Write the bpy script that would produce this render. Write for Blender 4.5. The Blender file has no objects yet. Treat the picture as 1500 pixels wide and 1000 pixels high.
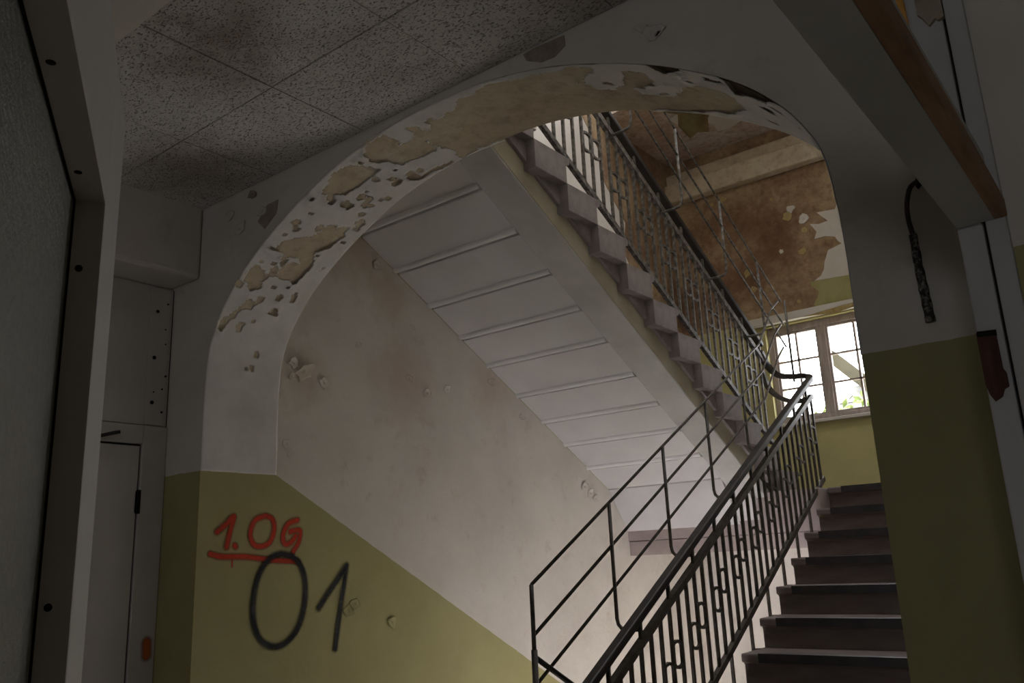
import bpy, bmesh, math, random
from mathutils import Vector, Matrix, noise
random.seed(7)
D = bpy.data
SC = bpy.context.scene
COL = SC.collection

# ------------------------------------------------------------------ camera
cam = D.objects.new('camera', D.cameras.new('camera'))
COL.objects.link(cam)
EYE = 1.514
_R = Vector((0.782763, 0.620850, -0.042754))
_U = Vector((0.188888, -0.171564, 0.966896))
_F = Vector((-0.592962, 0.764926, 0.251565))
cam.matrix_world = Matrix(((_R.x, _U.x, -_F.x, 0), (_R.y, _U.y, -_F.y, 0), (_R.z, _U.z, -_F.z, EYE), (0, 0, 0, 1)))
cam.data.sensor_width = 36.0
cam.data.lens = 1245.65 / 1500 * 36
cam.data.clip_start = 0.02
SC.camera = cam

# ------------------------------------------------------------------ sky, daylight, exposure
w = D.worlds.new('overcast_sky'); SC.world = w; w.use_nodes = True
bg = w.node_tree.nodes['Background']
bg.inputs[0].default_value = (0.96, 0.93, 1.0, 1)
bg.inputs[1].default_value = 17.0
def portal(loc, sx, sz, face=-1):
    l = D.lights.new('window_portal', 'AREA'); l.shape = 'RECTANGLE'; l.size = sx; l.size_y = sz
    l.cycles.is_portal = True
    o = D.objects.new('window_portal', l); COL.objects.link(o); o.location = loc
    o.rotation_euler = (math.pi / 2 * (1 if face > 0 else -1), 0, 0)
    return o
SC.view_settings.view_transform = 'Standard'
SC.view_settings.look = 'None'
SC.view_settings.exposure = 0.14
SC.view_settings.gamma = 1.0
SC.view_settings.use_curve_mapping = False

# ------------------------------------------------------------------ helpers
def tag(o, label=None, cat=None, group=None, kind=None):
    if label: o['label'] = label
    if cat: o['category'] = cat
    if group: o['group'] = group
    if kind: o['kind'] = kind
    return o
WL = {}                                # world origin of each parent
def empty(name, loc=(0, 0, 0)):
    o = D.objects.new(name, None); COL.objects.link(o); o.location = loc; o.empty_display_size = .1
    WL[o.name] = Vector(loc)
    return o
def under(o, parent):                  # parent o while its mesh stays where it was built
    o.parent = parent; o.location = Vector(o.location) - WL.get(parent.name, Vector())
class MB:
    def __init__(s): s.v = []; s.f = []; s.m = []
    def face(s, pts, m=0):
        b = len(s.v); s.v += [tuple(p) for p in pts]; s.f.append(tuple(range(b, b + len(pts)))); s.m.append(m)
    def box(s, lo, hi, m=0):
        x0, y0, z0 = lo; x1, y1, z1 = hi; b = len(s.v)
        s.v += [(x0,y0,z0),(x1,y0,z0),(x1,y1,z0),(x0,y1,z0),(x0,y0,z1),(x1,y0,z1),(x1,y1,z1),(x0,y1,z1)]
        for f in ((0,3,2,1),(4,5,6,7),(0,1,5,4),(1,2,6,5),(2,3,7,6),(3,0,4,7)):
            s.f.append(tuple(b + i for i in f)); s.m.append(m)
        return s
    def prism(s, poly, x0, x1, m=0):      # poly in (y,z), swept along x
        b = len(s.v); n = len(poly)
        s.v += [(x0, y, z) for y, z in poly] + [(x1, y, z) for y, z in poly]
        s.f.append(tuple(b + i for i in range(n))); s.m.append(m)
        s.f.append(tuple(b + n + i for i in reversed(range(n)))); s.m.append(m)
        for i in range(n):
            j = (i + 1) % n
            s.f.append((b + j, b + i, b + n + i, b + n + j)); s.m.append(m)
        return s
    def plate(s, poly, axis, at, th, m=0):  # flat plate with thickness; poly in the two other axes
        def P(u, v, t):
            return (u, t, v) if axis == 'y' else ((t, u, v) if axis == 'x' else (u, v, t))
        b = len(s.v); n = len(poly)
        s.v += [P(u, v, at) for u, v in poly] + [P(u, v, at + th) for u, v in poly]
        s.f.append(tuple(b + i for i in range(n))); s.m.append(m)
        s.f.append(tuple(b + n + i for i in reversed(range(n)))); s.m.append(m)
        for i in range(n):
            j = (i + 1) % n
            s.f.append((b + j, b + i, b + n + i, b + n + j)); s.m.append(m)
        return s
    def tube(s, pts, r, n=8, sq=None, m=0, up=Vector((0, 0, 1))):
        pts = [Vector(p) for p in pts]; b = len(s.v); L = len(pts)
        rr = r if isinstance(r, (list, tuple)) else [r] * L
        for i, p in enumerate(pts):
            t = (pts[min(i + 1, L - 1)] - pts[max(i - 1, 0)]).normalized()
            a = t.cross(up)
            if a.length < 1e-3: a = t.cross(Vector((0, 1, 0)))
            a.normalize(); c = a.cross(t).normalized()
            for k in range(n):
                if sq:
                    q = ((-1, -1), (1, -1), (1, 1), (-1, 1))[k]; d = a * q[0] * sq[0] + c * q[1] * sq[1]
                else:
                    g = 2 * math.pi * k / n; d = (a * math.cos(g) + c * math.sin(g)) * rr[i]
                s.v.append(tuple(p + d))
        for i in range(L - 1):
            for k in range(n):
                k2 = (k + 1) % n
                s.f.append((b + i*n + k, b + i*n + k2, b + (i+1)*n + k2, b + (i+1)*n + k)); s.m.append(m)
        s.f.append(tuple(b + k for k in reversed(range(n)))); s.m.append(m)
        s.f.append(tuple(b + (L-1)*n + k for k in range(n))); s.m.append(m)
        return s
    def bar(s, pts, hx, hz, m=0): return s.tube(pts, 0, n=4, sq=(hx, hz), m=m)
    def build(s, name, mats, parent=None, smooth=False, bevel=0, recalc=True):
        me = D.meshes.new(name); me.from_pydata(s.v, [], s.f)
        for mm in (mats if isinstance(mats, (list, tuple)) else [mats]): me.materials.append(mm)
        me.polygons.foreach_set('material_index', s.m)
        if recalc:
            bm = bmesh.new(); bm.from_mesh(me); bmesh.ops.recalc_face_normals(bm, faces=bm.faces); bm.to_mesh(me); bm.free()
        if smooth: me.polygons.foreach_set('use_smooth', [True] * len(me.polygons))
        o = D.objects.new(name, me); COL.objects.link(o)
        if parent: under(o, parent)
        if bevel:
            b = o.modifiers.new('bevel', 'BEVEL'); b.width = bevel; b.segments = 2; b.limit_method = 'ANGLE'
        return o
def dup(o, parent=None, loc=None):
    c = o.copy(); COL.objects.link(c); c.parent = parent
    if loc is not None: c.location = Vector(loc) - (WL.get(parent.name, Vector()) if parent else Vector())
    return c
def smoothpath(ctrl, n=6):
    c = [Vector(p) for p in ctrl]; out = []
    for i in range(len(c) - 1):
        p0, p1, p2, p3 = c[max(i-1, 0)], c[i], c[i+1], c[min(i+2, len(c)-1)]
        for k in range(n):
            t = k / n
            out.append(.5 * ((2*p1) + (-p0 + p2)*t + (2*p0 - 5*p1 + 4*p2 - p3)*t*t + (-p0 + 3*p1 - 3*p2 + p3)*t**3))
    out.append(c[-1]); return out

# ------------------------------------------------------------------ materials
class NT:
    def __init__(s, name):
        s.mat = D.materials.new(name); s.mat.use_nodes = True; s.t = s.mat.node_tree
        s.b = s.t.nodes['Principled BSDF']; s.tc = s.n('ShaderNodeTexCoord').outputs['Object']
    def n(s, t, **k):
        x = s.t.nodes.new(t)
        for a, b in k.items(): setattr(x, a, b)
        return x
    def l(s, a, b): s.t.links.new(a, b)
    def math(s, op, a, b=None, c=None):
        m = s.n('ShaderNodeMath', operation=op)
        for i, x in enumerate((a, b, c)):
            if x is None: continue
            if isinstance(x, (int, float)): m.inputs[i].default_value = x
            else: s.l(x, m.inputs[i])
        return m.outputs[0]
    def noise(s, scale, detail=5, rough=.6, vec=None, stretch=None):
        v = vec or s.tc
        if stretch:
            mp = s.n('ShaderNodeMapping'); mp.inputs['Scale'].default_value = stretch; s.l(v, mp.inputs[0]); v = mp.outputs[0]
        m = s.n('ShaderNodeTexNoise'); m.inputs['Scale'].default_value = scale; m.inputs['Detail'].default_value = detail
        m.inputs['Roughness'].default_value = rough; s.l(v, m.inputs['Vector']); return m.outputs['Fac']
    def ramp(s, f, stops):
        r = s.n('ShaderNodeValToRGB'); e = r.color_ramp.elements
        while len(e) < len(stops): e.new(.5)
        for x, (p, c) in zip(e, stops):
            x.position = p; x.color = (*c, 1) if not isinstance(c, (int, float)) else (c, c, c, 1)
        s.l(f, r.inputs[0]); return r.outputs[0]
    def mix(s, f, a, b, mode='MIX'):
        m = s.n('ShaderNodeMix', data_type='RGBA', blend_type=mode)
        for x, i in ((f, 0), (a, 6), (b, 7)):
            if isinstance(x, (int, float)): m.inputs[i].default_value = x
            elif isinstance(x, tuple): m.inputs[i].default_value = (*x, 1)
            else: s.l(x, m.inputs[i])
        return m.outputs[2]
    def col(s, c):
        if isinstance(c, tuple): s.b.inputs['Base Color'].default_value = (*c, 1)
        else: s.l(c, s.b.inputs['Base Color'])
    def rough(s, r, spec=.3):
        s.b.inputs['Roughness'].default_value = r; s.b.inputs['Specular IOR Level'].default_value = spec
    def bump(s, h, dist=.003, strength=.6):
        b = s.n('ShaderNodeBump'); b.inputs['Distance'].default_value = dist; b.inputs['Strength'].default_value = strength
        s.l(h, b.inputs['Height']); s.l(b.outputs[0], s.b.inputs['Normal'])
def mottled(name, c1, c2, scale=6, rough=.8, spec=.25, bump=.002, bscale=40, lo=.35, hi=.65, stretch=None, metal=0):
    m = NT(name); f = m.noise(scale, 6, .65, stretch=stretch)
    m.col(m.ramp(f, [(lo, c1), (hi, c2)])); m.rough(rough, spec)
    m.b.inputs['Metallic'].default_value = metal
    if bump: m.bump(m.noise(bscale, 5, .6, stretch=stretch), bump)
    return m.mat
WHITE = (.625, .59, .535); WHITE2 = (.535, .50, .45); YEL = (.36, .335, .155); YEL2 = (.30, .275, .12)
def wall_paint(name, z0, slope=0.0, y0=0.0, white=WHITE, white2=WHITE2, yel=YEL, yel2=YEL2, up=False, stains=()):
    """white over an ochre dado whose top edge is at z0, sloping with the stair beyond y0"""
    m = NT(name)
    sp = m.n('ShaderNodeSeparateXYZ'); m.l(m.tc, sp.inputs[0]); y = sp.outputs[1]; z = sp.outputs[2]
    run = m.math('MAXIMUM', m.math('SUBTRACT', y, y0), 0.0) if not up else m.math('MAXIMUM', m.math('SUBTRACT', y0, y), 0.0)
    line = m.math('ADD', m.math('MULTIPLY', run, slope), z0)
    wob = m.math('MULTIPLY', m.math('SUBTRACT', m.noise(9, 4, .6), .5), .012)
    isy = m.math('LESS_THAN', m.math('ADD', z, wob), line)
    big = m.noise(1.7, 6, .6)
    dirt = m.noise(5.5, 8, .7)
    wcol = m.ramp(big, [(.3, white2), (.62, white)])
    wcol = m.mix(m.ramp(dirt, [(.57, 0.0), (.76, .6)]), wcol, (.40, .32, .25))
    for sy, sz, rad, sc in stains:
        vd = m.n('ShaderNodeVectorMath', operation='DISTANCE'); m.l(m.tc, vd.inputs[0]); vd.inputs[1].default_value = (XL_, sy, sz)
        q = m.math('ADD', m.math('DIVIDE', vd.outputs['Value'], rad), m.math('MULTIPLY', m.math('SUBTRACT', m.noise(6, 7, .7), .5), 1.8))
        wcol = m.mix(m.ramp(q, [(.2, .5), (1.0, 0.0)]), wcol, sc)
    ycol = m.ramp(big, [(.3, yel2), (.65, yel)])
    ycol = m.mix(m.ramp(dirt, [(.62, 0.0), (.8, .5)]), ycol, (.25, .21, .09))
    m.col(m.mix(isy, wcol, ycol)); m.rough(.62, .3)
    h = m.math('ADD', m.math('MULTIPLY', m.noise(55, 5, .6), .5), m.math('MULTIPLY', m.noise(7, 4, .6), 2.2))
    m.bump(h, .004, .5)
    return m.mat
CEIL = 3.40
M = {}
XL_ = -3.7495
M['wall'] = wall_paint('lobby_wall_paint', 2.012, -.5416, 2.766, stains=[(3.32, 3.42, .30, (.36, .26, .16)), (3.62, 3.20, .22, (.40, .30, .20)), (3.70, 2.66, .34, (.47, .36, .29)), (4.55, 2.74, .26, (.48, .36, .28)), (2.95, 2.56, .22, (.42, .34, .25))])
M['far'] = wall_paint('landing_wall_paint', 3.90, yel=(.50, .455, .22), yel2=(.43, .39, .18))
M['far_low'] = wall_paint('lower_landing_wall_paint', .02)
M['upper_left'] = wall_paint('upper_stair_wall_paint', 3.95, .5416, 6.77, up=True)
M['white'] = mottled('white_distemper', WHITE2, WHITE, 2.5, .8, .2, .002, 30)
M['soffit'] = mottled('soffit_white_paint', (.53, .51, .505), (.60, .585, .575), 1.6, .7, .25, .0015, 26)
M['bead'] = mottled('highlight_white_bead', (.70, .69, .68), (.74, .73, .72), 3, .6, .3, .0005)  # brighter than the soffit: the joint's highlight is put into its colour
M['stringer'] = mottled('grey_white_stringer_paint', (.44, .43, .41), (.54, .53, .51), 3, .65, .3, .002, 30)
M['stone'] = mottled('mauve_grey_stone', (.19, .16, .155), (.28, .245, .235), 7, .8, .25, .003, 50)
M['tread'] = mottled('dark_brown_step', (.13, .10, .09), (.20, .16, .145), 6, .55, .35, .002, 60, stretch=(.4, 2, 2))
M['pale_step'] = mottled('pale_bounce_step', (.38, .36, .34), (.48, .455, .43), 6, .6, .3, .002, 50)  # unseen lower stairs made pale to bounce light onto the soffit
M['nosing'] = mottled('black_rubber_nosing', (.018, .017, .017), (.045, .036, .036), 9, .38, .5, .001, 60)
M['iron'] = mottled('worn_dark_iron_paint', (.035, .029, .022), (.095, .08, .062), 26, .5, .45, .001, 120)
M['iron_worn'] = mottled('flaking_grey_green_iron', (.06, .052, .042), (.23, .215, .19), 30, .6, .4, .002, 90, lo=.42, hi=.66)
M['handrail'] = mottled('dark_plastic_handrail', (.018, .014, .011), (.038, .031, .025), 10, .5, .3, .0005, 60)
def plaster(name, cols, seed=0.0, scale=3.4):
    m = NT(name)
    mp = m.n('ShaderNodeMapping'); mp.inputs['Location'].default_value = (seed, seed * 1.3, seed * .7); m.l(m.tc, mp.inputs[0])
    f = m.noise(scale, 9, .68, vec=mp.outputs[0]); g = m.noise(16, 8, .7, vec=mp.outputs[0])
    c = m.ramp(f, cols)
    c = m.mix(m.ramp(g, [(.36, .55), (.52, 0.0)]), c, cols[0][1])
    c = m.mix(m.ramp(g, [(.60, 0.0), (.74, .6)]), c, cols[-1][1])
    m.col(c); m.rough(.9, .15); m.bump(m.math('ADD', g, m.noise(60, 6, .7)), .004, .7)
    return m.mat
M['plaster'] = plaster('bare_tan_plaster', [(.30, (.36, .275, .20)), (.44, (.53, .44, .335)), (.55, (.56, .49, .35)), (.68, (.63, .56, .47))], 3)
M['ochre'] = plaster('old_ochre_coat', [(.30, (.24, .14, .06)), (.5, (.40, .31, .14)), (.70, (.46, .40, .20))], 8)
M['brown_wall'] = plaster('peeled_brown_wall', [(.33, (.15, .085, .05)), (.44, (.23, .145, .09)), (.53, (.33, .235, .14)), (.66, (.45, .35, .22))], 5, 1.5)
M['pink_ceiling'] = plaster('peeled_pinkish_ceiling', [(.32, (.26, .19, .145)), (.44, (.42, .31, .235)), (.55, (.52, .41, .34)), (.66, (.58, .53, .49))], 11, 2.0)
def intrados_paint():
    m = NT('arch_flaking_paint')
    sp = m.n('ShaderNodeSeparateXYZ'); m.l(m.tc, sp.inputs[0])
    isx = m.math('MULTIPLY', m.math('LESS_THAN', sp.outputs[2], 2.012), 1.0)
    c = m.ramp(m.noise(4, 7, .65), [(.32, (.555, .54, .515)), (.6, (.66, .645, .62))])
    c = m.mix(m.ramp(m.noise(9, 8, .7), [(.63, 0.0), (.74, .6)]), c, (.42, .40, .20))
    y = m.ramp(m.noise(1.7, 6, .6), [(.3, YEL2), (.65, YEL)])
    m.col(m.mix(isx, c, y)); m.rough(.7, .25); m.bump(m.noise(22, 6, .65), .004, .6)
    return m.mat
M['arch_paint'] = intrados_paint()
def tile_mat():
    m = NT('fissured_ceiling_tile')
    vor = m.n('ShaderNodeTexNoise'); vor.inputs['Scale'].default_value = 84; vor.inputs['Detail'].default_value = 3; vor.inputs['Roughness'].default_value = .55
    mp = m.n('ShaderNodeMapping'); mp.inputs['Scale'].default_value = (1.0, 2.1, 1); mp.inputs['Rotation'].default_value = (0, 0, .5)
    m.l(m.tc, mp.inputs[0]); m.l(mp.outputs[0], vor.inputs['Vector'])
    pit = m.ramp(vor.outputs['Fac'], [(.36, .85), (.44, 0.0)])
    base = m.ramp(m.noise(2.2, 5, .6), [(.3, (.56, .54, .515)), (.65, (.66, .64, .61))])
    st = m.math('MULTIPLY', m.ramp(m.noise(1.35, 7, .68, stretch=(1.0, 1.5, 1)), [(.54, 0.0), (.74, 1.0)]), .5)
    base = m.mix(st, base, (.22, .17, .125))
    for cx, cy, rad in ((-2.62, 1.58, .34), (-2.35, 1.50, .28), (-3.42, 2.02, .42), (-1.25, 2.25, .35)):      # damp stains; the corner's soft shading is painted as one of them
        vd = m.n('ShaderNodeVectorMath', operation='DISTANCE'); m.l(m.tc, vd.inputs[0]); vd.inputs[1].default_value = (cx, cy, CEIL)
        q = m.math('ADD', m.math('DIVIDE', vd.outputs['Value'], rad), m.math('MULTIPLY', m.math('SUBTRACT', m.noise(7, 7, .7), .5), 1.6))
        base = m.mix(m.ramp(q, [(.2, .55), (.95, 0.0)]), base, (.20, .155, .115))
    m.col(m.mix(pit, base, (.10, .085, .07))); m.rough(.9, .1)
    m.bump(m.math('SUBTRACT', 1.0, pit), .003, .8)
    return m.mat
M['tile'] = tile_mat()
M['lining'] = mottled('dirty_white_joinery', (.42, .41, .40), (.52, .51, .50), 4, .5, .35, .001, 30, stretch=(1, 1, .25))
M['casing'] = mottled('clean_white_casing', (.60, .59, .58), (.68, .67, .66), 3, .45, .35, .0005, 30, stretch=(1, 1, .25))
M['grey_frame'] = mottled('grey_brown_leaf_frame', (.60, .545, .52), (.66, .61, .59), 5, .5, .35, .0008, 40, stretch=(1, 1, .2))
M['bare_wood'] = mottled('stripped_orange_brown_wood', (.24, .13, .075), (.42, .26, .155), 5, .7, .25, .002, 20, stretch=(8, .8, 8))
M['dark'] = mottled('black_grime', (.008, .007, .006), (.02, .017, .015), 9, .9, .1, .001)
M['red_wood'] = mottled('splintered_red_wood', (.05, .022, .017), (.11, .05, .037), 30, .8, .2, .004, 50, stretch=(1, 1, .15))
M['foam'] = mottled('orange_mounting_foam', (.52, .24, .06), (.68, .36, .10), 20, .9, .1, .004, 60)
M['rubble'] = mottled('crumbled_tan_plaster', (.24, .20, .15), (.38, .32, .25), 14, .95, .1, .006, 60)
M['cable'] = mottled('blackened_cable', (.022, .02, .018), (.06, .052, .045), 20, .6, .4, .001)
M['crust'] = mottled('plaster_crusted_sheath', (.04, .036, .032), (.30, .27, .24), 70, .9, .15, .003, 120, lo=.46, hi=.62)
M['floor'] = mottled('grey_brown_lino', (.36, .33, .30), (.45, .42, .385), 4, .5, .4, .001, 30)
M['sash'] = mottled('weathered_window_timber', (.33, .27, .24), (.46, .40, .37), 9, .7, .3, .002, 40, stretch=(3, 3, .5))
M['door_paint'] = mottled('grey_white_door_paint', (.50, .475, .45), (.57, .545, .515), 3, .5, .35, .001, 30)
def glass_mat():
    m = NT('dusty_window_glass'); t = m.t; out = t.nodes['Material Output']
    tr = m.n('ShaderNodeBsdfTransparent'); tr.inputs[0].default_value = (.93, .95, .94, 1)
    gl = m.n('ShaderNodeBsdfGlossy'); gl.inputs['Roughness'].default_value = .05
    mx = m.n('ShaderNodeMixShader'); mx.inputs[0].default_value = .06
    m.l(tr.outputs[0], mx.inputs[1]); m.l(gl.outputs[0], mx.inputs[2]); m.l(mx.outputs[0], out.inputs[0])
    return m.mat
M['glass'] = glass_mat()
def frosted_mat():
    m = NT('frosted_ornament_glass')
    f = m.noise(70, 5, .7); g = m.noise(3, 5, .6)
    c = m.ramp(f, [(.35, (.30, .315, .29)), (.58, (.44, .46, .43)), (.72, (.66, .69, .65))])
    m.col(m.mix(.5, c, m.ramp(g, [(.3, (.24, .25, .23)), (.7, (.40, .415, .38))])))
    m.rough(.28, .6); m.b.inputs['Transmission Weight'].default_value = .35
    m.bump(f, .004, .9); return m.mat
M['frosted'] = frosted_mat()
def spray(name, c):
    m = NT(name); m.col(c); m.rough(.7, .2)
    at = m.n('ShaderNodeAttribute', attribute_name='soft')
    a = m.math('MULTIPLY', m.ramp(at.outputs['Fac'], [(0.0, 0.0), (.45, .45), (.85, .96)]), m.ramp(m.noise(70, 4, .6), [(.25, .72), (.5, 1.0)]))
    m.l(a, m.b.inputs['Alpha']); return m.mat
M['red_spray'] = spray('red_spray_paint', (.46, .045, .02))
M['black_spray'] = spray('black_spray_paint', (.022, .024, .028))
M['orange_spray'] = spray('orange_spray_paint', (.5, .12, .03))
M['siding'] = mottled('weathered_grey_siding', (.10, .10, .09), (.15, .15, .14), 4, .8, .2, .001)
M['bargeboard'] = mottled('olive_brown_bargeboard', (.014, .012, .005), (.025, .021, .01), 6, .8, .2, .001)
M['roofing'] = mottled('pale_roof_sheet', (.16, .16, .15), (.2, .2, .19), 5, .8, .2, .001)
M['leaf'] = mottled('pale_green_leaves', (.03, .05, .008), (.08, .10, .02), 9, .8, .2, .001)
M['ground'] = mottled('yard_gravel', (.3, .29, .26), (.42, .40, .37), 5, .9, .1, .002)

# ------------------------------------------------------------------ main levels (metres)
XL, XR = -3.7495, -.6234            # stair walls, flush with the arch reveals
YA, YB = 2.326, 2.766             # front and back of the arch wall
YF = 7.676                        # far wall of the half landing
ZL, ZN = 1.954, 3.907             # half landing, next floor
R, G = .1628, .3006               # riser, going
SL = R / G
CEIL = 3.40

# ------------------------------------------------------------------ setting: lobby shell
def structure(name, mb, mats, **k):
    return tag(mb.build(name, mats, **k), kind='structure')
fl = MB(); fl.box((-4.3, -3.4, -.2), (2.6, 2.95, 0)); fl.box((-2.25, 2.95, -.2), (XR, 3.16, 0))
structure('floor', fl, M['floor'])

outline = [(-4.3, 0), (XL, 0)]
K = 2.326
ARCH_HALF=[(.672,-.651),(.672,-.2),(.672,.2141),(.672,.36),(.665,.46),(.645,.514),(.610,.565),(.55,.622),(.447,.687),(.34,.736),(.24,.770),(.12,.793),(0,.798)]
def arch_curve(n=14):
    ctrl=[(-.94-u,z) for u,z in ARCH_HALF]+[(-.94+u,z) for u,z in ARCH_HALF[-2::-1]]
    pts=[]
    for i in range(len(ctrl)-1):
        p0=ctrl[max(i-1,0)];p1=ctrl[i];p2=ctrl[i+1];p3=ctrl[min(i+2,len(ctrl)-1)]
        m=1 if (i<2 or i>len(ctrl)-4) else n
        for k in range(m):
            t=k/m
            def c(a,b,cc,d): return .5*((2*b)+(-a+cc)*t+(2*a-5*b+4*cc-d)*t*t+(-a+3*b-3*cc+d)*t**3)
            if m==1: pts.append(p1)
            else: pts.append((c(p0[0],p1[0],p2[0],p3[0]),c(p0[1],p1[1],p2[1],p3[1])))
    pts.append(ctrl[-1])
    return [(x*K,z*K+EYE) for x,z in pts]

CUR = arch_curve()
S_ = [0.0]
for a, b in zip(CUR, CUR[1:]): S_.append(S_[-1] + math.hypot(b[0] - a[0], b[1] - a[1]))
ring = [(-4.3, 0.0)] + CUR + [(.6, 0.0), (.6, 4.0), (-4.3, 4.0)]
wa = MB()
wa.face([(x, YA, z) for x, z in ring]); wa.face([(x, YB, z) for x, z in reversed(ring)])
for i in range(len(ring)):
    a, b = ring[i], ring[(i + 1) % len(ring)]
    wa.face([(a[0], YA, a[1]), (a[0], YB, a[1]), (b[0], YB, b[1]), (b[0], YA, b[1])], 1 if a in CUR and b in CUR and max(a[1], b[1]) > 2.014 else 0)
wall_arch = structure('wall_arch', wa, [M['wall'], M['plaster']])

def at_s(s):                       # point and inward normal on the arch line
    lo, hi = 0, len(S_) - 1
    while hi - lo > 1:
        m = (lo + hi) // 2
        if S_[m] <= s: lo = m
        else: hi = m
    t = (s - S_[lo]) / (S_[hi] - S_[lo])
    a, b = CUR[lo], CUR[hi]
    p = (a[0] + t * (b[0] - a[0]), a[1] + t * (b[1] - a[1]))
    j = min(max(lo, 1), len(S_) - 3)
    def nn(k):
        dx, dz = CUR[min(k + 1, len(CUR) - 1)][0] - CUR[max(k - 1, 0)][0], CUR[min(k + 1, len(CUR) - 1)][1] - CUR[max(k - 1, 0)][1]
        L = math.hypot(dx, dz); return dz / L, -dx / L
    n0, n1 = nn(lo), nn(hi)
    return p, (n0[0] + t * (n1[0] - n0[0]), n0[1] + t * (n1[1] - n0[1]))

# peeled areas of the arch soffit, in metres along the arch line and through the wall
PATCH = {
    'A': [(4.371, 2.369), (4.376, 2.426), (4.484, 2.422), (4.548, 2.38), (4.636, 2.379), (4.723, 2.348), (4.803, 2.349), (4.873, 2.362), (4.966, 2.357), (5.079, 2.349), (5.237, 2.348), (5.135, 2.42), (5.046, 2.456), (5.115, 2.448), (5.121, 2.535), (5.195, 2.552), (5.273, 2.511), (5.33, 2.389), (5.418, 2.403), (5.43, 2.48), (5.29, 2.531), (5.316, 2.573), (5.425, 2.627), (5.339, 2.727), (5.16, 2.78), (4.907, 2.789), (4.778, 2.77), (4.653, 2.773), (4.462, 2.754), (4.338, 2.74), (4.222, 2.76), (4.243, 2.689), (4.228, 2.613), (4.214, 2.568), (4.241, 2.51), (4.329, 2.447)],
    'B': [(4.001, 2.354), (4.048, 2.333), (4.117, 2.351), (4.141, 2.41), (4.089, 2.475), (4.125, 2.462), (4.194, 2.486), (4.214, 2.568), (4.18, 2.619), (4.087, 2.594), (4.01, 2.565), (3.999, 2.503), (3.945, 2.439)],
    'B2': [(4.233, 2.39), (4.267, 2.412), (4.254, 2.454), (4.309, 2.468), (4.259, 2.529), (4.221, 2.531), (4.18, 2.5), (4.227, 2.439)],
    'C': [(3.785, 2.356), (3.827, 2.362), (3.897, 2.412), (3.917, 2.507), (3.822, 2.519), (3.749, 2.51), (3.686, 2.477), (3.653, 2.393)],
    'D': [(3.987, 2.647), (3.991, 2.72), (4.091, 2.727), (4.18, 2.743), (4.152, 2.757), (4.05, 2.738), (3.971, 2.724), (3.94, 2.677)],
    'E': [(3.237, 2.386), (3.298, 2.42), (3.362, 2.5), (3.484, 2.623), (3.503, 2.667), (3.434, 2.677), (3.353, 2.65), (3.286, 2.61), (3.199, 2.649), (3.104, 2.633), (3.089, 2.535), (3.152, 2.509), (3.196, 2.543), (3.188, 2.592), (3.25, 2.557), (3.231, 2.527), (3.203, 2.469), (3.254, 2.477)],
    'F': [(3.057, 2.358), (3.11, 2.379), (3.085, 2.421), (3.074, 2.462), (3.008, 2.44), (2.979, 2.415), (3.016, 2.368)],
    'G': [(2.732, 2.338), (2.784, 2.351), (2.846, 2.402), (2.921, 2.432), (2.913, 2.456), (2.918, 2.502), (2.875, 2.469), (2.864, 2.42), (2.808, 2.406), (2.769, 2.37), (2.71, 2.352)],
    'H': [(2.989, 2.324), (3.014, 2.336), (2.985, 2.359), (2.964, 2.344)],
    'I': [(5.509, 2.529), (5.62, 2.465), (5.698, 2.475), (5.732, 2.516), (5.728, 2.598), (5.625, 2.692), (5.505, 2.717), (5.386, 2.753), (5.325, 2.751), (5.414, 2.628)],
    'J': [(5.761, 2.272), (5.816, 2.302), (5.909, 2.298), (6.023, 2.26), (5.889, 2.405), (5.785, 2.428), (5.801, 2.346)],
    'J2': [(5.693, 2.356), (5.722, 2.361), (5.772, 2.359), (5.736, 2.385), (5.686, 2.386)],
    'M': [(5.502, 2.298), (5.563, 2.32), (5.648, 2.285), (5.582, 2.35), (5.531, 2.374)],
    'N': [(3.717, 2.61), (3.733, 2.633), (3.702, 2.637), (3.688, 2.627)],
}

rp = random.Random(21)
for i in range(120):
    s0, y0 = rp.choice([rp.uniform(2.45, 4.4), rp.uniform(2.8, 4.0), rp.uniform(3.0, 4.2), rp.uniform(5.0, 6.3)]), rp.uniform(2.36, 2.72)
    r0 = rp.uniform(.006, .020); n0 = rp.randint(5, 8); st = rp.uniform(.5, 1.6); ph = rp.uniform(0, 6)
    PATCH['f%d' % i] = [(s0 + r0 * st * rp.uniform(.6, 1.3) * math.cos(ph + 6.283 * k / n0), y0 + r0 * rp.uniform(.5, 1.3) * math.sin(ph + 6.283 * k / n0)) for k in range(n0)]
def sdist(px, py, poly):
    d = 1e9; ins = False; n = len(poly)
    for i in range(n):
        ax, ay = poly[i]; bx, by = poly[(i + 1) % n]
        ex, ey = bx - ax, by - ay; wx, wy = px - ax, py - ay
        t = max(0, min(1, (wx * ex + wy * ey) / (ex * ex + ey * ey + 1e-12)))
        d = min(d, (wx - ex * t) ** 2 + (wy - ey * t) ** 2)
        if (ay > py) != (by > py) and px < (bx - ax) * (py - ay) / (by - ay + 1e-12) + ax: ins = not ins
    return -math.sqrt(d) if ins else math.sqrt(d)
boxes = [(k, p, min(q[0] for q in p) - .06, max(q[0] for q in p) + .06, min(q[1] for q in p) - .06, max(q[1] for q in p) + .06) for k, p in PATCH.items()]
s_a, s_b, ds = 2.012, S_[-1] - 2.012, .0085
NS = int((s_b - s_a) / ds); NY = 46
vv, keep = [], []
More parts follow.
